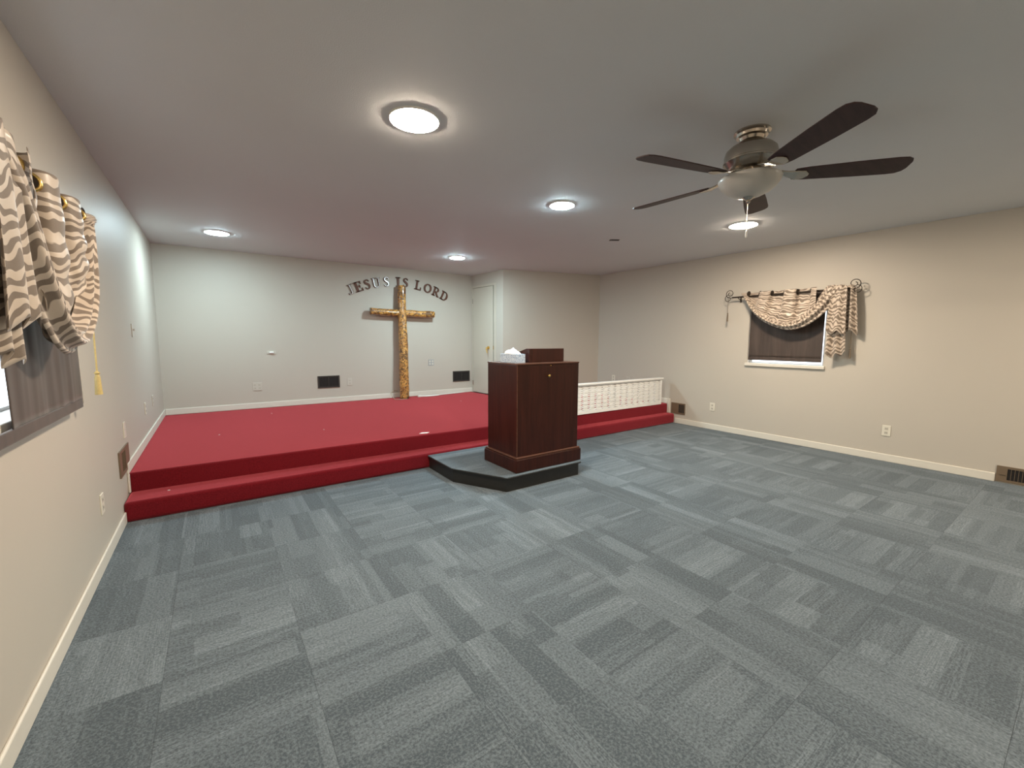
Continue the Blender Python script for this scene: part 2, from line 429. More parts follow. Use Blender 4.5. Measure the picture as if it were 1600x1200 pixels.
# door
door = empty('door_1', (dA.x + dd.x * 0.4, dA.y + dd.y * 0.4, ZS), 'plain off white closet door with brass lever', 'door', kind='structure')
m = MB(); slab(m, D0 + 0.004, D1 - 0.035, 0.004, 0.04, ZS + 0.012, DZ - 0.006); build('door_panel', m, 'door', door)
m = MB(); slab(m, D0 - 0.04, D0, -0.002, 0.0, ZS, DZ + 0.04); slab(m, D1, D1 + 0.075, -0.002, 0.0, ZS, DZ + 0.04); slab(m, D0, D1, -0.002, 0.0, DZ, DZ + 0.04)
build('door_casing', m, 'door', door)
def dpt(s, n, z): q = dA + dd * s + dn * n; return (q.x, q.y, z)
for z in (0.50, 2.1):
    m = MB().tube([dpt(D0 + 0.002, -0.006, z - 0.045), dpt(D0 + 0.002, -0.006, z + 0.045)], 0.007); build('hinge', m, 'nickel', door)
h = build('door_handle', MB().tube([dpt(0.565, 0.004, 1.20), dpt(0.565, -0.012, 1.20)], 0.032, 16).tube([dpt(0.565, -0.012, 1.20), dpt(0.565, -0.055, 1.20)], 0.011, 10).tube([dpt(0.565, -0.05, 1.20), dpt(0.575, -0.055, 1.16), dpt(0.60, -0.055, 1.10)], [0.014, 0.012, 0.009], 10), 'brass', door, smooth=True)
build('latch_plate', slab(MB(), D1 - 0.012, D1 + 0.004, -0.011, -0.008, 1.17, 1.24), 'brass', door)

# windows
def window(n, x_in, s, w, lab):
    root = empty('window_%d' % n, (x_in, (w['y0'] + w['y1']) / 2, w['z0']), lab, 'window', kind='structure')
    xa, xb = sorted((x_in + s * 0.075, x_in + s * 0.115))
    m = MB(); t = 0.035
    m.box(xa, xb, w['y0'], w['y0'] + t, w['z0'], w['z1']); m.box(xa, xb, w['y1'] - t, w['y1'], w['z0'], w['z1'])
    m.box(xa, xb, w['y0'] + t, w['y1'] - t, w['z0'], w['z0'] + t * 0.4); m.box(xa, xb, w['y0'] + t, w['y1'] - t, w['z1'] - t, w['z1'])
    build('window_frame', m, 'alu', root)
    xc = (xa + xb) / 2
    build('pane', MB().box(xc - 0.002, xc + 0.002, w['y0'] + t, w['y1'] - t, w['z0'] + t * 0.4, w['z1'] - t), 'glass', root)
    ys = (w['y0'] - 0.02, w['y1'] + 0.02)
    x0, x1 = sorted((x_in + s * 0.07, x_in - s * 0.03))
    build('window_sill', MB().box(x0, x1, ys[0], ys[1], w['z0'] - 0.038, w['z0'] + 0.002), 'trim', root, bevel=0.004)
window(1, XL, -1, W1, 'window behind the brown blind on the left wall')
window(2, XR, 1, W2, 'small window behind the brown blind on the right wall')

# ------------------------------------------------------------------ stage with one step
stage = empty('carpeted_stage', (2.8, 5.6, 0), 'low stage and step covered in red carpet', 'stage')
build('deck', MB().prism([(XL + 0.001, DFL), (XR - 0.001, DFR), (XR - 0.001, CC[1]), CB, CA, (XL + 0.001, YB)], 0.0, ZS), 'red', stage, bevel=0.018, bseg=3, smooth=True)
build('step', MB().prism([(XL + 0.001, 4.065), (XR - 0.001, 4.07), (XR - 0.001, DFR + 0.02), (XL + 0.001, DFL + 0.02)], 0.0, ZT), 'red', stage, bevel=0.026, bseg=4, smooth=True)

# ------------------------------------------------------------------ pulpit platform and lectern
PZ = 0.137
plat = empty('pulpit_platform', (2.4, 3.5, 0), 'low black-edged platform with grey carpet top under the lectern', 'platform')
poly = [(1.795, 4.062), (1.795, 3.52), (2.065, 3.005), (2.945, 3.005), (2.945, 4.062)]
build('skirt', MB().prism(poly, 0.0, PZ - 0.016), 'platform_side', plat)
poly2 = [(1.778, 4.062), (1.778, 3.516), (2.054, 2.986), (2.966, 2.986), (2.966, 4.062)]
build('edge_strip', MB().prism(poly2, PZ - 0.016, PZ - 0.004), 'platform_side', plat, bevel=0.003)
build('carpet_top', MB().prism([(1.782, 4.062), (1.782, 3.518), (2.057, 2.990), (2.962, 2.990), (2.962, 4.062)], PZ - 0.004, PZ), 'tile', plat)

lect = empty('lectern', (2.6, 3.3, PZ), 'dark mahogany lectern with slanted reading desk on the grey platform', 'lectern')
LX0, LX1, LY0, LY1, LZ = 2.215, 2.975, 3.06, 3.56, 1.128
build('body', MB().box(LX0, LX1, LY0, LY1, PZ + 0.135, LZ), 'mahogany', lect, bevel=0.004)
build('plinth', MB().box(LX0 - 0.028, LX1 + 0.028, LY0 - 0.028, LY1 + 0.028, PZ + 0.002, PZ + 0.125), 'mahogany', lect, bevel=0.006)
build('moulding', MB().box(LX0 - 0.02, LX1 + 0.02, LY0 - 0.02, LY1 + 0.02, PZ + 0.125, PZ + 0.143), 'mahogany_edge', lect, bevel=0.007)
build('top_board', MB().box(LX0 - 0.004, LX1 + 0.004, LY0 - 0.004, LY1 + 0.004, LZ, LZ + 0.014), 'mahogany_edge', lect, bevel=0.003)
build('corner_bead', MB().box(LX0 - 0.002, LX0 + 0.006, LY0 - 0.002, LY0 + 0.006, PZ + 0.143, LZ), 'mahogany_edge', lect, bevel=0.002)
T = LZ + 0.0145
m = MB(); x0, x1, y0, y1 = 2.435, 2.872, 3.17, 3.50
m.add([(x0, y0, T), (x1, y0, T), (x1, y1, T), (x0, y1, T), (x0, y0, 1.274), (x1, y0, 1.274), (x1, y0 + 0.05, 1.274), (x0, y0 + 0.05, 1.274), (x0, y1, 1.20), (x1, y1, 1.20)],
      [(0, 3, 2, 1), (0, 1, 5, 4), (4, 5, 6, 7), (7, 6, 9, 8), (2, 3, 8, 9), (1, 2, 9, 6, 5), (0, 4, 7, 8, 3)])
build('reading_desk', m, 'mahogany', lect, bevel=0.004)
build('knob', MB().lathe([(0, 0), (0.008, 0.001), (0.0075, 0.012), (0.014, 0.018), (0.014, 0.026), (0.006, 0.031), (0, 0.031)], (0, 0, 0), 14), 'brass', lect, origin=None, smooth=True)
k = bpy.data.objects['knob']
for v in k.data.vertices:
    p = Vector(v.co) + Vector((2.6, 3.3, PZ)); v.co = Vector((2.573 + p.x, LY0 - p.z, 1.021 + p.y)) - Vector((2.6, 3.3, PZ))
build('nail', MB().box(2.602, 2.612, LY0 - 0.004, LY0, 1.112, 1.120), 'brass', lect)

# tissue box on the lectern
tb = empty('tissue_box', (2.256, 3.15, T), 'blue patterned tissue box with a white tissue on the lectern', 'tissue box')
ea, eb = Vector((0.115, 0.012)), Vector((-0.024, 0.23)); c0 = Vector((2.262, 3.145))
q = [c0, c0 + ea, c0 + ea + eb, c0 + eb]
build('carton', MB().prism([(p.x, p.y) for p in q], T, T + 0.083), 'carton', tb, bevel=0.002)
cc = c0 + ea * 0.5 + eb * 0.5
def puff(u, v):
    a = 2 * PI * u; r = 0.062 * math.sin(PI * (0.5 + 0.5 * v)) * (1 + 0.25 * math.sin(3 * a + 1) * v) + 0.02 * (1 - v)
    n = noise.noise(Vector((math.cos(a) * 2, math.sin(a) * 2, v * 3))) * 0.014 * v
    return (cc.x + 0.75 * r * math.cos(a) + n, cc.y + 1.25 * r * math.sin(a) + n, T + 0.082 + 0.050 * v ** 0.7 + n * 0.9 + (0.006 * math.sin(2 * a) * v))
build('tissue', MB().grid(puff, 28, 10), 'tissue', tb, smooth='all')

# ------------------------------------------------------------------ white woven railing on the stage edge
rail = empty('stage_railing', (4.7, 4.26, ZS), 'low white woven-slat railing on the stage edge', 'railing')
RX0, RX1 = 3.36, 6.0
def ry(x): return 4.262 + (x - RX0) * -0.012
def rbox(m, x0, x1, d0, d1, z0, z1):
    m.prism([(x0, ry(x0) + d0), (x1, ry(x1) + d0), (x1, ry(x1) + d1), (x0, ry(x0) + d1)], z0, z1); return m
build('top_cap', rbox(MB(), RX0 - 0.02, RX1 + 0.012, -0.035, 0.055, 0.722, 0.745), 'white', rail, bevel=0.004)
build('top_board', rbox(MB(), RX0, RX1, -0.012, 0.03, 0.70, 0.722), 'white', rail, bevel=0.003)
build('bottom_board', rbox(MB(), RX0, RX1, -0.014, 0.03, ZS, ZS + 0.045), 'white', rail, bevel=0.003)
for x0 in (RX0, RX1 - 0.035): build('end_post', rbox(MB(), x0, x0 + 0.035, -0.014, 0.04, ZS + 0.045, 0.70), 'white', rail)
PITCH = 0.134; xc0 = 4.215
for k in range(-6, 14):
    x = xc0 + PITCH * (k + 0.5)
    if RX0 + 0.04 < x < RX1 - 0.05: build('upright', rbox(MB(), x - 0.011, x + 0.011, 0.015, 0.029, ZS + 0.045, 0.70), 'white', rail)
for xx in (4.905, 5.925): build('support_post', rbox(MB(), xx - 0.035, xx + 0.035, 0.032, 0.06, ZS, 0.70), 'white', rail)
NS = 12; zb, zt = ZS + 0.049, 0.694
sp = (zt - zb) / NS
for r in range(NS):
    m = MB(); xs = [RX0 + 0.036 + (RX1 - RX0 - 0.072) * i / 160 for i in range(161)]
    zc = zb + sp * (r + 0.5); vv = []
    for x in xs:
        ph = (x - xc0) / PITCH * 2 * PI
        open_ = max(0, math.cos(ph)) ** 0.8
        hh = sp * 0.5 - 0.0006 - 0.0068 * open_
        dz = 0.0035 * math.sin(ph); dy = 0.004 * math.cos(ph) * (1 if r % 2 else -1) - 0.004
        for a, z in ((0, zc + dz - hh), (0, zc + dz + hh), (0.014, zc + dz + hh), (0.014, zc + dz - hh)):
            vv.append((x, ry(x) + dy + a, z))
    ff = [(i * 4 + j, i * 4 + (j + 1) % 4, i * 4 + 4 + (j + 1) % 4, i * 4 + 4 + j) for i in range(160) for j in range(4)] + [(0, 1, 2, 3), (640, 643, 642, 641)]
    m.add(vv, ff); build('slat', m, 'white', rail)

# ------------------------------------------------------------------ log cross
cross = empty('log_cross', (2.73, 7.2, ZS), 'tall wooden cross of varnished knotty logs against the back wall', 'cross')
def log(p0, p1, r0, r1, seed, flat=0.0, rings=70, seg=28, back=(0, 1, 0)):
    p0, p1 = Vector(p0), Vector(p1); d = (p1 - p0).normalized(); b = Vector(back); b = (b - d * b.dot(d)).normalized(); a = d.cross(b)
    m = MB(); vv = []
    for i in range(rings + 1):
        t = i / rings; c = p0.lerp(p1, t)
        wob = a * (0.012 * noise.noise(Vector((seed, t * 3, 0)))) 
        for k in range(seg):
            th = 2 * PI * k / seg
            r = (r0 + (r1 - r0) * t) * (1 + 0.13 * noise.noise(Vector((math.cos(th) * 1.3 + seed, math.sin(th) * 1.3, t * 7))) + 0.07 * noise.noise(Vector((math.cos(th) * 4, math.sin(th) * 4 + seed, t * 40))))
            vv.append(c + wob + a * (r * math.cos(th)) + b * (max(-1, min(0.75, math.sin(th))) * r))
    ff = [(i * seg + k, i * seg + (k + 1) % seg, (i + 1) * seg + (k + 1) % seg, (i + 1) * seg + k) for i in range(rings) for k in range(seg)]
    ff += [tuple(reversed(range(seg))), tuple(range(rings * seg, (rings + 1) * seg))]
    m.add(vv, ff); return m
build('upright_log', log((2.715, 7.165, ZS + 0.004), (2.745, 7.265, 2.285), 0.086, 0.068, 3.1), 'log', cross, smooth='all')
build('cross_log', log((2.185, 7.262, 1.825), (3.345, 7.262, 1.805), 0.060, 0.058, 9.4, rings=44), 'log', cross, smooth='all')

# ------------------------------------------------------------------ letters JESUS IS LORD on an arc
def arc(cx, cy, rx, ry_, a0, a1, n=14):
    return [(cx + rx * math.cos(math.radians(a0 + (a1 - a0) * i / n)), cy + ry_ * math.sin(math.radians(a0 + (a1 - a0) * i / n))) for i in range(n + 1)]
def Rr(x0, y0, x1, y1): return ('r', x0, y0, x1, y1)
def St(pts, w): return ('s', pts, w)
S_PATH = [(0.53, 0.76), (0.50, 0.87), (0.40, 0.94), (0.28, 0.94), (0.16, 0.88), (0.12, 0.77), (0.16, 0.66), (0.27, 0.57), (0.38, 0.49), (0.47, 0.40), (0.50, 0.28), (0.46, 0.15), (0.35, 0.07), (0.22, 0.06), (0.11, 0.13), (0.07, 0.26)]
S_W = [0.03, 0.04, 0.055, 0.06, 0.07, 0.08, 0.09, 0.10, 0.10, 0.09, 0.08, 0.07, 0.06, 0.055, 0.045, 0.03]
GLYPH = {
    'I': (0.5, [Rr(.15, 0, .36, 1), Rr(0, 0, .5, .11), Rr(0, .89, .5, 1)]),
    'L': (0.72, [Rr(.12, 0, .31, 1), Rr(0, .9, .43, 1), Rr(0, 0, .72, .11), Rr(.63, 0, .72, .32)]),
    'E': (0.76, [Rr(.11, 0, .31, 1), Rr(0, .9, .72, 1), Rr(0, 0, .76, .11), Rr(.3, .455, .56, .56), Rr(.64, .7, .72, 1), Rr(.67, 0, .76, .3), Rr(.5, .37, .57, .65)]),
    'J': (0.62, [Rr(.30, .26, .48, 1), Rr(.17, .9, .62, 1), St([(.39, .30), (.385, .16), (.33, .08), (.22, .05), (.11, .09), (.07, .20)], [.09, .085, .07, .055, .06, .075])]),
    'U': (0.88, [Rr(.10, .3, .28, 1), Rr(.64, .3, .75, 1), Rr(0, .9, .4, 1), Rr(.5, .9, .88, 1), St([(.19, .34), (.20, .20), (.27, .09), (.40, .05), (.54, .07), (.65, .16), (.695, .34)], [.09, .09, .08, .06, .055, .055, .055])]),
    'S': (0.6, [St(S_PATH, S_W)]),
    'O': (0.92, [St(arc(.46, .5, .36, .43, 0, 360, 36), [.05 + .05 * abs(math.cos(math.radians(10 * i))) for i in range(37)])]),
    'R': (0.9, [Rr(.11, 0, .30, 1), Rr(0, 0, .42, .1), Rr(0, .9, .45, 1), St([(.28, .95)] + arc(.42, .72, .22, .23, 90, -90, 10) + [(.28, .49)], [.05] * 4 + [.07, .085, .09, .085, .07] + [.05] * 4), St([(.42, .48), (.56, .26), (.70, .06)], [.09, .09, .09]), Rr(.6, 0, .9, .1)]),
    'D': (0.9, [Rr(.11, 0, .30, 1), Rr(0, 0, .45, .1), Rr(0, .9, .45, 1), St([(.28, .95)] + arc(.42, .5, .36, .45, 90, -90, 18) + [(.28, .05)], [.05] * 5 + [.06, .07, .08, .09, .095, .1, .095, .09, .08, .07, .06] + [.05] * 5)]),
}
def glyph_mesh(ch, cx, cz, ang, hgt, yf, yb, e=0.0):
    w, shapes = GLYPH[ch]; m = MB(); ca, sa = math.cos(ang), math.sin(ang)
    def P(u, v, y):
        a, b = (u - w / 2) * hgt, (v - 0.5) * hgt
        return (cx + a * ca - b * sa, y, cz + a * sa + b * ca)
    for s_ in shapes:
        if s_[0] == 'r':
            x0, y0, x1, y1 = s_[1:]; x0 += e; y0 += e; x1 -= e; y1 -= e
            if x1 - x0 < 0.015 or y1 - y0 < 0.015: continue
            c4 = [(x0, y0), (x1, y0), (x1, y1), (x0, y1)]
            m.hexa([P(u, v, yf) for u, v in c4], [P(u, v, yb) for u, v in c4])
        else:
            pts, ws = s_[1], s_[2]; n = len(pts); closed = pts[0] == pts[-1] or (abs(pts[0][0] - pts[-1][0]) < 1e-6 and abs(pts[0][1] - pts[-1][1]) < 1e-6)
            vv = []
            for i, (u, v) in enumerate(pts):
                pa, pb = pts[max(i - 1, 0)], pts[min(i + 1, n - 1)]
                if closed and i in (0, n - 1): pa, pb = pts[n - 2], pts[1]
                dx, dy = pb[0] - pa[0], pb[1] - pa[1]; l = math.hypot(dx, dy); nx, ny = -dy / l, dx / l
                ww = max(0.012, ws[min(i, len(ws) - 1)] - e)
                for sg, y in ((1, yf), (-1, yf), (-1, yb), (1, yb)): vv.append(P(u + sg * nx * ww, v + sg * ny * ww, y))
            ff = [(i * 4 + j, i * 4 + (j + 1) % 4, i * 4 + 4 + (j + 1) % 4, i * 4 + 4 + j) for i in range(n - 1) for j in range(4)]
            if not closed: ff += [(0, 1, 2, 3), (4 * n - 4, 4 * n - 1, 4 * n - 2, 4 * n - 3)]
            m.add(vv, ff)
    return m
AX, AZ, AR = 2.750, 0.333, 2.027
LET = [('J', 24.9, 'brown letter J with painted silvery reflection, first of the arc', 1), ('E', 20.8, 'brown letter E after the J in the arc above the cross', 0), ('S', 16.4, 'brown letter S between the E and the U', 0),
       ('U', 11.9, 'brown letter U with painted silvery reflection', 1), ('S', 6.9, 'brown letter S with painted silvery reflection after the U', 1), ('I', 0.9, 'brown letter I above the top of the cross', 0),
       ('S', -2.9, 'brown letter S after the I, right above the cross', 0), ('L', -9.7, 'brown letter L, first letter right of the cross', 0), ('O', -15.1, 'brown letter O between the L and the R', 0), ('R', -20.1, 'brown letter R between the O and the D', 0), ('D', -25.1, 'brown letter D, last of the arc', 0)]
for ch, deg, lab, silver in LET:
    a = math.radians(deg); cx, cz = AX - AR * math.sin(a), AZ + AR * math.cos(a)
    t = empty('wall_letter', (cx, YB - 0.01, cz), lab, 'letter', 'letters of the arched wall lettering')
    build('letter_body', glyph_mesh(ch, cx, cz, a, 0.166, YB - 0.024, YB - 0.001), 'letter', t)
    if silver: build('letter_reflection', glyph_mesh(ch, cx, cz, a, 0.166, YB - 0.0265, YB - 0.022, 0.042), 'letter_shine', t)  # inset silvery face paints the reflection on this letter

# ------------------------------------------------------------------ ceiling lights
WARM, COOL = (1.0, 0.84, 0.66), (0.70, 0.93, 1.0)
def ceiling_light(x, y, r, col, strength, lab):
    t = empty('ceiling_light', (x, y, H), lab, 'ceiling light', 'round flush ceiling lights')
    build('rim', MB().lathe([(r + 0.006, 0), (r + 0.006, -0.006), (r + 0.003, -0.012), (r, -0.012), (r, 0)], (x, y, H), 40), 'white', t, smooth=True)
    build('diffuser', MB().lathe([(r, -0.002), (r, -0.012), (r * 0.9, -0.017), (r * 0.5, -0.020), (0, -0.021)], (x, y, H), 40), emis('lit_diffuser', col, strength * LAMP), t, smooth=True)
ceiling_light(1.00, 2.39, 0.135, WARM, 46, 'large warm round ceiling light nearest the viewer')
ceiling_light(2.70, 3.04, 0.110, COOL, 44, 'cool white round ceiling light over the lectern')
ceiling_light(3.10, 5.86, 0.110, COOL, 66, 'cool white round ceiling light near the closet corner above the stage')
ceiling_light(0.10, 6.19, 0.120, COOL, 35, 'cool white round ceiling light in the far left corner above the stage')
ceiling_light(4.73, 2.40, 0.135, WARM, 46, 'warm round ceiling light beyond the fan, towards the right window')

ceiling_light(1.00, -1.00, 0.135, WARM, 46, 'added unseen warm fill light behind the viewer on the left, built as a ceiling light')  # added out of view to brighten the right wall and floor
ceiling_light(4.73, -1.00, 0.135, WARM, 46, 'added unseen warm fill light behind the viewer on the right, built as a ceiling light')  # second unseen fill light, same fitting as the visible ones

# ------------------------------------------------------------------ ceiling fan
FX, FY = 2.70, 1.35
fan = empty('ceiling_fan', (FX, FY, H), 'five-blade ceiling fan with nickel motor and frosted glass bowl', 'ceiling fan')
C0 = (FX, FY, 0)
build('canopy', MB().lathe([(0.098, H), (0.100, H - 0.008), (0.088, H - 0.016), (0.084, H - 0.03), (0.070, H - 0.036), (0.062, H - 0.052), (0.03, H - 0.058), (0, H - 0.058)], C0, 40), 'nickel', fan, smooth=True)
build('neck', MB().lathe([(0.026, H - 0.05), (0.026, 2.51)], C0, 20), 'nickel', fan, smooth=True)
build('motor_housing', MB().lathe([(0, 2.522), (0.09, 2.520), (0.118, 2.512), (0.138, 2.492), (0.146, 2.462), (0.146, 2.436), (0.150, 2.432), (0.150, 2.424), (0.143, 2.420), (0.128, 2.396), (0.098, 2.378), (0.062, 2.370), (0, 2.368)], C0, 48), 'nickel', fan, smooth=True)
build('light_fitter', MB().lathe([(0.048, 2.372), (0.055, 2.352), (0.062, 2.336), (0.10, 2.332), (0, 2.330)], C0, 32), 'nickel', fan, smooth=True)
bowl = build('glass_bowl', MB().lathe([(0.150, 2.331), (0.168, 2.335), (0.173, 2.327), (0.168, 2.312), (0.150, 2.283), (0.118, 2.255), (0.075, 2.234), (0.030, 2.222), (0, 2.220)], C0, 48), 'frosted', fan, smooth='all')
build('finial', MB().lathe([(0, 2.226), (0.035, 2.222), (0.022, 2.212), (0.010, 2.206), (0.013, 2.198), (0.006, 2.188), (0, 2.187)], C0, 20), 'nickel', fan, smooth=True)
for dx, zl in ((0.0, 2.02), (0.018, 2.035)):
    p = build('pull_chain', MB().tube([(FX + dx * 0.3, FY + dx * 0.3, 2.19), (FX + dx, FY + dx * 0.5, zl)], 0.0016, 6), 'nickel', fan)
    build('chain_fob', MB().lathe([(0, 0), (0.005, -0.004), (0.0065, -0.02), (0.004, -0.032), (0, -0.033)], (FX + dx, FY + dx * 0.5, zl), 10), 'white', p, smooth=True)
def blade(ang):
    d = Vector((math.cos(ang), math.sin(ang), 0)); e0 = Vector((d.y, -d.x, 0)); ph = math.radians(12)
    e = e0 * math.cos(ph) + Vector((0, 0, math.sin(ph))); nn = e.cross(d).normalized()
    base = Vector((FX, FY, 2.338))
    out = []      # outline in (r, s)
    out += [(0.235, -0.050), (0.30, -0.060), (0.55, -0.072), (0.72, -0.076), (0.765, -0.072), (0.79, -0.055), (0.80, -0.03)]
    out += [(0.80, 0.03), (0.79, 0.055), (0.765, 0.072), (0.72, 0.076), (0.55, 0.072), (0.30, 0.060), (0.235, 0.050), (0.222, 0.0)]
    n = len(out); m = MB()
    lo = [base + d * r + e * s - nn * 0.003 for r, s in out]; hi = [base + d * r + e * s + nn * 0.003 for r, s in out]
    m.add(lo + hi, [tuple(reversed(range(n))), tuple(range(n, 2 * n))] + [(i, (i + 1) % n, n + (i + 1) % n, n + i) for i in range(n)])
    bl = build('blade', m, 'blade', fan)
    b2 = MB()
    arm = [(0.10, 0.022, 0.034), (0.16, 0.016, 0.018), (0.20, 0.026, 0.004), (0.25, 0.042, -0.0075), (0.29, 0.036, -0.0075), (0.31, 0.0105, -0.0075)]
    vv = []
    for r, w, hgt in arm:
        for sg, dz in ((-1, -0.004), (1, -0.004), (1, 0.004), (-1, 0.004)):
            vv.append(base + d * r + e * (sg * w) + Vector((0, 0, hgt + dz)))
    na = len(arm)
    b2.add(vv, [(i * 4 + j, i * 4 + (j + 1) % 4, i * 4 + 4 + (j + 1) % 4, i * 4 + 4 + j) for i in range(na - 1) for j in range(4)] + [(0, 1, 2, 3), (4 * na - 4, 4 * na - 1, 4 * na - 2, 4 * na - 3)])
    build('blade_bracket', b2, 'nickel', bl, bevel=0.002)
for k in range(5): blade(math.radians(22 + 72 * k))

# ------------------------------------------------------------------ curtains, rods, tassels, blinds
def curtain_set(side, dy, dz, which, cord_far, cord_near, swag_drop, WL, Y0, far_end, tail_lift):
    """built for the right wall; y and z in the right window's frame, w = distance off the wall"""
    xw = XR if side > 0 else XL
    def P(w, y, z): return (xw - side * w, y + dy, z + dz)
    RZ, RW = 1.965, 0.105
    # rod with scrolled ends and two brackets
    rod = empty('curtain_rod', P(RW, 2.5, RZ), 'dark bronze curtain rod with scrolled ends over the %s window' % which, 'curtain rod')
    build('rod', MB().tube([P(RW, far_end, RZ), P(RW, 1.80, RZ + 0.004)], 0.011, 12), 'rod', rod, smooth=True)
    for ys, sg in ((far_end, 1), (1.80, -1)):
        pts = []
        for i in range(40):
            t = i / 39; a = -PI / 2 + 2.9 * PI * t; r = 0.062 * (1 - 0.72 * t)
            pts.append(P(RW, ys + sg * (0.035 + r * math.cos(a) * 1.0), RZ + 0.055 + r * math.sin(a)))
        build('finial', MB().tube([P(RW, ys - sg * 0.01, RZ)] + pts, 0.0045, 8), 'rod', rod, smooth=True)
        pts = []
        for i in range(26):
            t = i / 25; a = PI / 2 - 2.1 * PI * t; r = 0.05 * (1 - 0.55 * t)
            pts.append(P(RW, ys + sg * (0.06 + r * math.cos(a)), RZ - 0.012 + r * math.sin(a)))
        build('finial', MB().tube(pts, 0.004, 8), 'rod', rod, smooth=True)
    for yb_ in (far_end - 0.07, 1.86):
        build('bracket', MB().tube([P(RW, yb_, RZ), P(0.06, yb_, RZ - 0.02), P(0.003, yb_, RZ - 0.03)], 0.006, 8).tube([P(0.002, yb_, RZ - 0.07), P(0.002, yb_, RZ + 0.01)], 0.012, 8), 'rod', rod, smooth=True)
    # swagged panel
    cur = empty('swag_curtain', P(RW, 2.4, 1.2), 'zebra-striped satin swag curtain hung over the %s window' % which, 'curtain')
    LOW = [(2.985, 1.945), (2.90, 1.80), (2.78, 1.675), (2.62, 1.575), (2.42, 1.515), (2.24, 1.555), (2.08, 1.68), (1.96, 1.83), (1.86, 1.965)]
    def spline(t, pts):
        n = len(pts) - 1; f = max(0, min(n - 1e-6, t * n)); i = int(f); u = f - i
        p0, p1, p2, p3 = pts[max(i - 1, 0)], pts[i], pts[i + 1], pts[min(i + 2, n)]
        return tuple(0.5 * ((2 * b) + (-a + c) * u + (2 * a - 5 * b + 4 * c - d) * u * u + (-a + 3 * b - 3 * c + d) * u ** 3) for a, b, c, d in zip(p0, p1, p2, p3))
    LOW = [(y, z if z > 1.9 else 1.9 - (1.9 - z) * swag_drop) for y, z in LOW]
    NF = 3
    def panel(u, v):
        ph = 2 * PI * NF * u + PI * 0.5
        A = 0.062 * (1 - 0.62 * min(1, v * 1.15))
        s = math.sin(ph); s = math.copysign(abs(s) ** 0.75, s)
        y_top = Y0 - WL * NF * u + 0.020 * math.sin(2 * ph)
        z_top = RZ + 0.045
        ul = u * 0.72
        yl, zl = spline(ul, LOW)
        zl = zl + 0.015
        vv = v
        y = y_top + (yl - y_top) * (vv ** 1.5)
        z = z_top + (zl - z_top) * vv
        w = RW + A * s + 0.028 * math.sin(PI * vv * 0.62) + 0.010 * math.sin(vv * 26 + 2.2 * math.sin(PI * u)) * vv
        return P(max(w, 0.074), y, z)
    build('panel', MB().grid(panel, 132, 56, 1.35, 0.62), 'zebra', cur, smooth='all', solid=0.0015)
    # eyelets: one on each flank of every fold
    for k in range(6):
        u = (k + 0.5) / 6 if True else 0
        ph = 2 * PI * NF * u + PI * 0.5
        u0 = (k * 0.5 + 0.25) / NF
        a_, b_ = Vector(panel(u0 - 0.012, 0.075)), Vector(panel(u0 + 0.012, 0.075))
        up_ = (Vector(panel(u0, 0.0)) - Vector(panel(u0, 0.15))).normalized()
        tn = (b_ - a_).normalized(); c = Vector(panel(u0, 0.075))
        ring = [c + (tn * math.cos(t) + up_ * math.sin(t)) * 0.029 for t in [2 * PI * i / 24 for i in range(25)]]
        build('eyelet', MB().tube(ring, 0.0075, 8, caps=False), 'brass' if side < 0 else 'rod', cur, smooth='all')
        nrm = tn.cross(up_).normalized()
        disc = [c + (tn * math.cos(t) + up_ * math.sin(t)) * 0.026 for t in [2 * PI * i / 24 for i in range(24)]]
        m = MB(); m.add([p + nrm * 0.006 for p in disc] + [p - nrm * 0.006 for p in disc], [tuple(range(24)), tuple(reversed(range(24, 48)))] + [(i, (i + 1) % 24, 24 + (i + 1) % 24, 24 + i) for i in range(24)])
        build('eyelet_opening', m, 'rod', cur)
    # scarf: pleated band along the lower curve, rising over the rod
    def scarf(u, v):
        y, z = spline(u, LOW)
        y2, z2 = spline(min(1, u + 0.01), LOW); y1, z1 = spline(max(0, u - 0.01), LOW)
        ty, tz = y2 - y1, z2 - z1; l = math.hypot(ty, tz) or 1; ny, nz = tz / l, -ty / l     # towards the inside of the curve
        if nz < 0: ny, nz = -ny, -nz
        wd = 0.045 + 0.085 * math.sin(PI * min(1, u * 1.0) * 0.5) ** 1.3 + 0.075 * max(0, u - 0.45) / 0.55
        a = PI * (v * 1.15 - 0.10)
        off = wd * (v - 0.15)
        pl = 0.011 * math.sin(v * 5.5 * PI + 1.5 * u) * min(1, u * 4)
        w = RW + 0.022 + 0.024 * math.sin(PI * min(1, max(0, u * 1.05))) + (0.042 * math.sin(a)) + pl
        if u > 0.9: w = w + (RW + 0.035 - w) * (u - 0.9) / 0.1 * 0.6
        zz = z + nz * off
        if u > 0.78: zz = min(zz, RZ + 0.052 - 0.02 * (1 - u))
        return P(w, y + ny * off, zz)
    build('scarf', MB().grid(scarf, 90, 34, 1.5, 0.42, 0.3, 0.9, True), 'zebra', cur, smooth='all', solid=0.0015)
    # tails: pleated sheets falling from the near end of the rod
    def tail(yc_t, w_t, yc_b, w_b, zb_a, zb_b, wo, amp, nf, seed):
        def fn(u, v):
            sp_ = v ** 0.55
            y = (yc_t + (yc_b - yc_t) * sp_) + (0.5 - u) * (w_t + (w_b - w_t) * sp_)
            zb_ = zb_a + (zb_b - zb_a) * u + 0.02 * math.sin(u * nf * 2 * PI + seed)
            zt_ = RZ + 0.03 + 0.018 * math.sin(PI * u)
            z = zt_ + (zb_ - zt_) * v
            w = wo + amp * (0.45 + 0.55 * v) * math.sin(u * nf * 2 * PI + seed + 0.5 * math.sin(v * 3)) - 0.02 * (1 - v) * 0
            return P(w, y, z)
        return fn
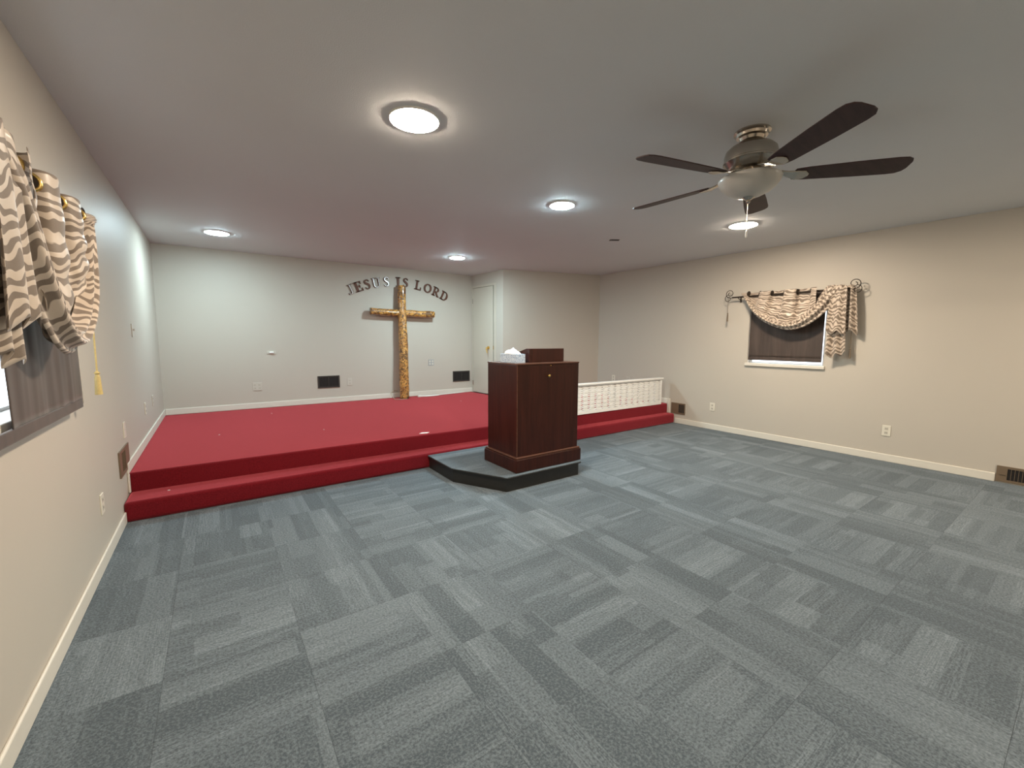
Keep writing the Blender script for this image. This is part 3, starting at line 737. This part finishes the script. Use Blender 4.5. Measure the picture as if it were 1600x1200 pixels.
    build('tail', MB().grid(tail(1.90, 0.10, 1.895, 0.20, 1.155 + tail_lift, 1.215 + tail_lift, 0.12, 0.020, 2.2, 0.4), 50, 40, 0.4, 0.8, 0.1, 0.3), 'zebra', cur, smooth='all', solid=0.0015)
    build('tail', MB().grid(tail(1.885, 0.13, 1.90, 0.19, 1.465, 1.45, 0.165, 0.016, 1.6, 2.0), 50, 30, 0.4, 0.55, 0.5, 0.1), 'zebra', cur, smooth='all', solid=0.0015)
    build('tail', MB().grid(tail(1.80, 0.07, 1.765, 0.13, 1.50, 1.44, 0.11, 0.028, 1.4, 3.3), 40, 30, 0.35, 0.55, 0.9, 0.2), 'zebra', cur, smooth='all', solid=0.0015)
    # tassels at both ends
    mt = 'gold' if side < 0 else 'brown_braid'
    for (yt, wt, zt_, zb_, nm) in ((3.225 if side > 0 else 3.10, RW, RZ - 0.01, cord_far, 'far'), (1.765, 0.07, RZ - 0.01, cord_near, 'near')):
        if zb_ is None: continue
        t = empty('tassel', P(wt, yt, zb_), ('gold cord and tassel hanging beside the left curtain' if side < 0 else 'thin dark tassel at the %s end of the right curtain rod' % nm), 'tassel')
        build('cord', MB().tube([P(wt, yt, zt_), P(wt + 0.002, yt + 0.002, (zt_ + zb_) / 2), P(wt, yt, zb_ + 0.11)], 0.004 if side < 0 else 0.003, 8), mt, t, smooth=True)
        px, py, pz = P(wt, yt, zb_)
        kk = 1.0 if side < 0 else 0.75
        build('tassel_head', MB().lathe([(0, 0.125), (0.006 * kk, 0.122), (0.013 * kk, 0.112), (0.008 * kk, 0.104)], (px, py, pz), 14), mt, t, smooth=True)
        build('fringe', MB().lathe([(0.008 * kk, 0.105), (0.012 * kk, 0.09), (0.014 * kk, 0.04), (0.016 * kk, 0.0), (0, 0.0)], (px, py, pz), 14), mt, t, smooth=True)

curtain_set(1, 0.0, 0.0, 'right', 1.63, 1.155, 1.0, 0.30, 3.02, 3.17, 0.0)
curtain_set(-1, -0.07, -0.055, 'left', 1.12, None, 1.38, 0.315, 3.03, 3.10, 0.17)

# left blind hangs in front of the window, right blind inside its recess
def blind(x, y0, y1, z0, z1, thick, lab, hem):
    t = empty('roller_blind', (x, (y0 + y1) / 2, z0), lab, 'blind')
    def fab(u, v):
        y = y0 + (y1 - y0) * u; z = z0 + 0.045 + (z1 - z0 - 0.045) * v
        return (x + 0.010 * noise.noise(Vector((y * 9, z * 1.3, x))) + 0.003 * noise.noise(Vector((y * 24, z * 2, 2 * x))), y, z)
    build('fabric', MB().grid(fab, 60, 24), 'blind', t, smooth='all', solid=thick)
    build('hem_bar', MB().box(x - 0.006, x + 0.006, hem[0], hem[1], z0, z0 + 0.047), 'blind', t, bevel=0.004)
    build('roller', MB().tube([(x, y0 + 0.01, z1), (x, y1 - 0.01, z1)], 0.018, 14), 'blind', t, smooth=True)
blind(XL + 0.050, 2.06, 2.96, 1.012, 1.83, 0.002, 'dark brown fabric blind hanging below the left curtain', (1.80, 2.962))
lb = bpy.data.objects['roller_blind']
build('pull_cord', MB().tube([(XL + 0.02, 3.10, 1.75), (XL + 0.02, 3.15, 1.33), (XL + 0.018, 3.17, 1.01)], 0.0022, 6), 'plate_painted', lb)
blind(XR + 0.030, 2.075, 2.963, 1.088, 1.955, 0.002, 'dark brown blind inside the right window recess', (2.075, 2.963))

# ------------------------------------------------------------------ wall vents, outlets and switch plates
def frame_axes(wall):
    if wall == 'L': return lambda a, n, z: (XL + n, a, z)
    if wall == 'R': return lambda a, n, z: (XR - n, a, z)
    return lambda a, n, z: (a, YB - n, z)
def wbox(m, F, a0, a1, n0, n1, z0, z1):
    p, q = F(a0, n0, z0), F(a1, n1, z1)
    m.box(min(p[0], q[0]), max(p[0], q[0]), min(p[1], q[1]), max(p[1], q[1]), z0, z1); return m
def vent(wall, a0, a1, z0, z1, mat, lab, holes, vertical=True, lever=None):
    F = frame_axes(wall); t = empty('floor_vent' if False else 'wall_vent', F((a0 + a1) / 2, 0, z0), lab, 'vent')
    b = 0.022
    m = MB(); wbox(m, F, a0, a1, 0, 0.010, z0, z0 + b); wbox(m, F, a0, a1, 0, 0.010, z1 - b, z1)
    xs = [a0] + [h for hh in holes for h in hh] + [a1]
    for i in range(0, len(xs), 2): wbox(m, F, xs[i], xs[i + 1], 0, 0.010, z0 + b, z1 - b)
    build('frame', m, mat, t)
    for h0, h1 in holes:
        build('duct', wbox(MB(), F, h0, h1, 0.0005, 0.002, z0 + b, z1 - b), 'vent_hole', t)
        n = max(4, int((h1 - h0) / 0.022)) if vertical else 6
        for k in range(1, n):
            if vertical:
                a = h0 + (h1 - h0) * k / n; build('louver', wbox(MB(), F, a - 0.0016, a + 0.0016, 0.002, 0.008, z0 + b, z1 - b), mat, t)
            else:
                z = z0 + b + (z1 - z0 - 2 * b) * k / n; build('louver', wbox(MB(), F, h0, h1, 0.002, 0.008, z - 0.0016, z + 0.0016), mat, t)
    if lever: build('lever', wbox(MB(), F, lever - 0.018, lever + 0.018, 0.010, 0.018, (z0 + z1) / 2 - 0.006, (z0 + z1) / 2), mat, t)
vent('B', 1.338, 1.676, 0.555, 0.752, 'vent_dark', 'dark brown wall vent left of the log cross', [(1.362, 1.500), (1.512, 1.652)])
vent('B', 3.78, 4.155, 0.53, 0.735, 'vent_dark', 'dark brown wall vent beside the closet door', [(3.80, 3.965), (3.975, 4.135)])
vent('L', 4.04, 4.43, 0.345, 0.535, 'vent_brown', 'bronze wall vent on the left wall above the step', [(4.12, 4.27)])
vent('R', 3.885, 4.135, 0.155, 0.335, 'vent_brown', 'bronze wall vent at the right end of the step', [(3.90, 4.00)])
vent('R', 0.22, 0.54, 0.012, 0.165, 'vent_brown', 'bronze wall vent low on the right wall at the picture edge', [(0.235, 0.47)], lever=0.50)

def plate(wall, a, z, lab, kind='outlet', mat='plate', w=0.076, h=0.122, name='wall_outlet', cat='outlet'):
    F = frame_axes(wall); t = empty(name, F(a, 0, z - h / 2), lab, cat)
    build('cover_plate', wbox(MB(), F, a - w / 2, a + w / 2, 0, 0.007, z - h / 2, z + h / 2), mat, t, bevel=0.002)
    if kind == 'outlet':
        offs = [0] if w < 0.1 else [-w * 0.24, w * 0.24]
        for da in offs:
            for dz in (-0.024, 0.024):
                r = build('receptacle', wbox(MB(), F, a + da - 0.016, a + da + 0.016, 0.007, 0.0085, z + dz - 0.015, z + dz + 0.015), 'slot_soft' if mat != 'plate_grey' else 'plate', t, bevel=0.001)
                for ds in (-0.006, 0.006):
                    build('slot', wbox(MB(), F, a + da + ds - 0.0014, a + da + ds + 0.0014, 0.0085, 0.0090, z + dz - 0.005, z + dz + 0.006), 'slot', r)
    elif kind == 'switch':
        build('toggle', wbox(MB(), F, a - 0.005, a + 0.005, 0.007, 0.020, z - 0.004, z + 0.014), mat, t)
    else:
        build('screw', wbox(MB(), F, a - 0.003, a + 0.003, 0.007, 0.0085, z - 0.003, z + 0.003), 'slot_soft', t)
plate('B', 0.494, 0.635, 'double outlet on the back wall, leftmost of that wall', w=0.12, mat='plate_painted')
plate('B', 1.838, 0.635, 'single outlet between the dark vent and the log cross', mat='plate_painted')
plate('B', 3.327, 0.918, 'grey outlet on the back wall right of the cross', mat='plate_grey', w=0.11, h=0.115)
plate('L', 5.205, 1.428, 'light switch plate high on the left wall above the stage', 'switch', 'plate_painted', name='light_switch', cat='switch')
plate('L', 5.60, 0.645, 'outlet on the left wall, second from the back corner', mat='plate')
plate('L', 6.23, 0.65, 'outlet on the left wall nearest the back corner', mat='plate_painted')
plate('L', 4.363, 0.648, 'ivory blank plate just above the left wall vent', 'blank', 'plate', name='blank_wall_plate', cat='wall plate')
plate('L', 3.432, 0.362, 'ivory outlet on the left wall in front of the step', mat='plate')
plate('R', 5.40, 0.635, 'ivory outlet on the right wall seen above the white railing', mat='plate')
plate('R', 5.05, 0.635, 'painted-over outlet on the right wall above the white railing', mat='plate_painted')
plate('R', 3.434, 0.348, 'ivory outlet on the right wall nearest the step', mat='plate')
plate('R', 1.386, 0.352, 'ivory outlet on the right wall below the window, nearer the viewer', mat='plate')

# ------------------------------------------------------------------ small loose things
t = empty('wall_bracket', (0.705, YB, 1.12), 'small white bracket on the bare back wall above the double outlet', 'bracket')
build('bracket_plate', MB().box(0.645, 0.765, YB - 0.006, YB, 1.120, 1.172), 'plate_painted', t, bevel=0.002)
build('bracket_cup', MB().box(0.675, 0.735, YB - 0.03, YB - 0.006, 1.132, 1.160), 'paper', t, bevel=0.006)
t = empty('ceiling_slot', (4.157, 3.692, H), 'small dark slot cut in the ceiling', 'ceiling slot')
build('opening', MB().prism([(4.09, 3.70), (4.19, 3.635), (4.225, 3.685), (4.125, 3.75)], H - 0.003, H), 'vent_hole', t)
build('flap', MB().prism([(4.085, 3.70), (4.11, 3.684), (4.145, 3.734), (4.12, 3.75)], H - 0.006, H - 0.003), 'vent_dark', t)
cpts = [(3.02, 7.225, ZS + 0.011), (3.15, 7.24, ZS + 0.010), (3.35, 7.235, ZS + 0.010), (3.6, 7.27, ZS + 0.010), (3.85, 7.315, ZS + 0.010), (4.02, 7.345, ZS + 0.010)]
t = empty('power_strip_cord', (3.5, 7.25, ZS), 'white cord with plug block lying along the back baseboard', 'cord')
build('cord', MB().tube(cpts, 0.009, 8), 'cord_white', t, smooth=True)
build('plug_block', MB().box(2.985, 3.055, 7.205, 7.245, ZS + 0.001, ZS + 0.032), 'cord_white', t, bevel=0.004)
build('cord_coil', MB().tube([(3.05, 7.22, ZS + 0.009), (3.15, 7.18, ZS + 0.009), (3.28, 7.17, ZS + 0.009), (3.40, 7.20, ZS + 0.009)], 0.008, 8), 'cord_white', t, smooth=True)
loop = [(2.50 + 0.17 * (1 - math.cos(a)) * 0.5 + 0.02, 7.30 - 0.0 * a, ZS + 0.012 + 0.13 * max(0, math.sin(a))) for a in [PI * i / 16 for i in range(17)]]
loop = [(2.73, 7.075, ZS + 0.006), (2.62, 7.07, ZS + 0.006), (2.53, 7.12, ZS + 0.006), (2.50, 7.2, ZS + 0.04), (2.515, 7.30, ZS + 0.10), (2.58, 7.345, ZS + 0.14), (2.66, 7.345, ZS + 0.12)]
tag(build('cross_light_cord', MB().tube(loop, 0.005, 8), 'cord_tan', smooth=True), 'thin tan cord looped around the foot of the cross', 'cord')
tag(build('paper_card', MB().prism([(1.815, 4.372), (1.90, 4.350), (1.94, 4.378), (1.86, 4.402)], ZS + 0.001, ZS + 0.006), 'paper'), 'white paper card lying near the stage edge', 'card')
specks = [(3.40, 6.35, 'right of the cross foot'), (0.60, 6.75, 'near the back wall below the double outlet'), (-0.02, 5.55, 'in the left part of the stage'), (0.98, 5.2, 'in the middle of the stage')]
for i, (x, y, wh) in enumerate(specks):
    tag(build('lint_speck', MB().prism([(x, y), (x + 0.012, y - 0.003), (x + 0.015, y + 0.006), (x + 0.003, y + 0.008)], ZS + 0.001, ZS + 0.004), 'paper'), 'tiny white lint speck on the red carpet ' + wh, 'lint', 'lint specks on the stage')
tag(build('lint_speck', MB().prism([(-0.37, 4.22), (-0.357, 4.216), (-0.354, 4.226), (-0.367, 4.229)], ZT + 0.001, ZT + 0.004), 'paper'), 'tiny white lint speck on the red step by the left wall', 'lint', 'lint specks on the stage')
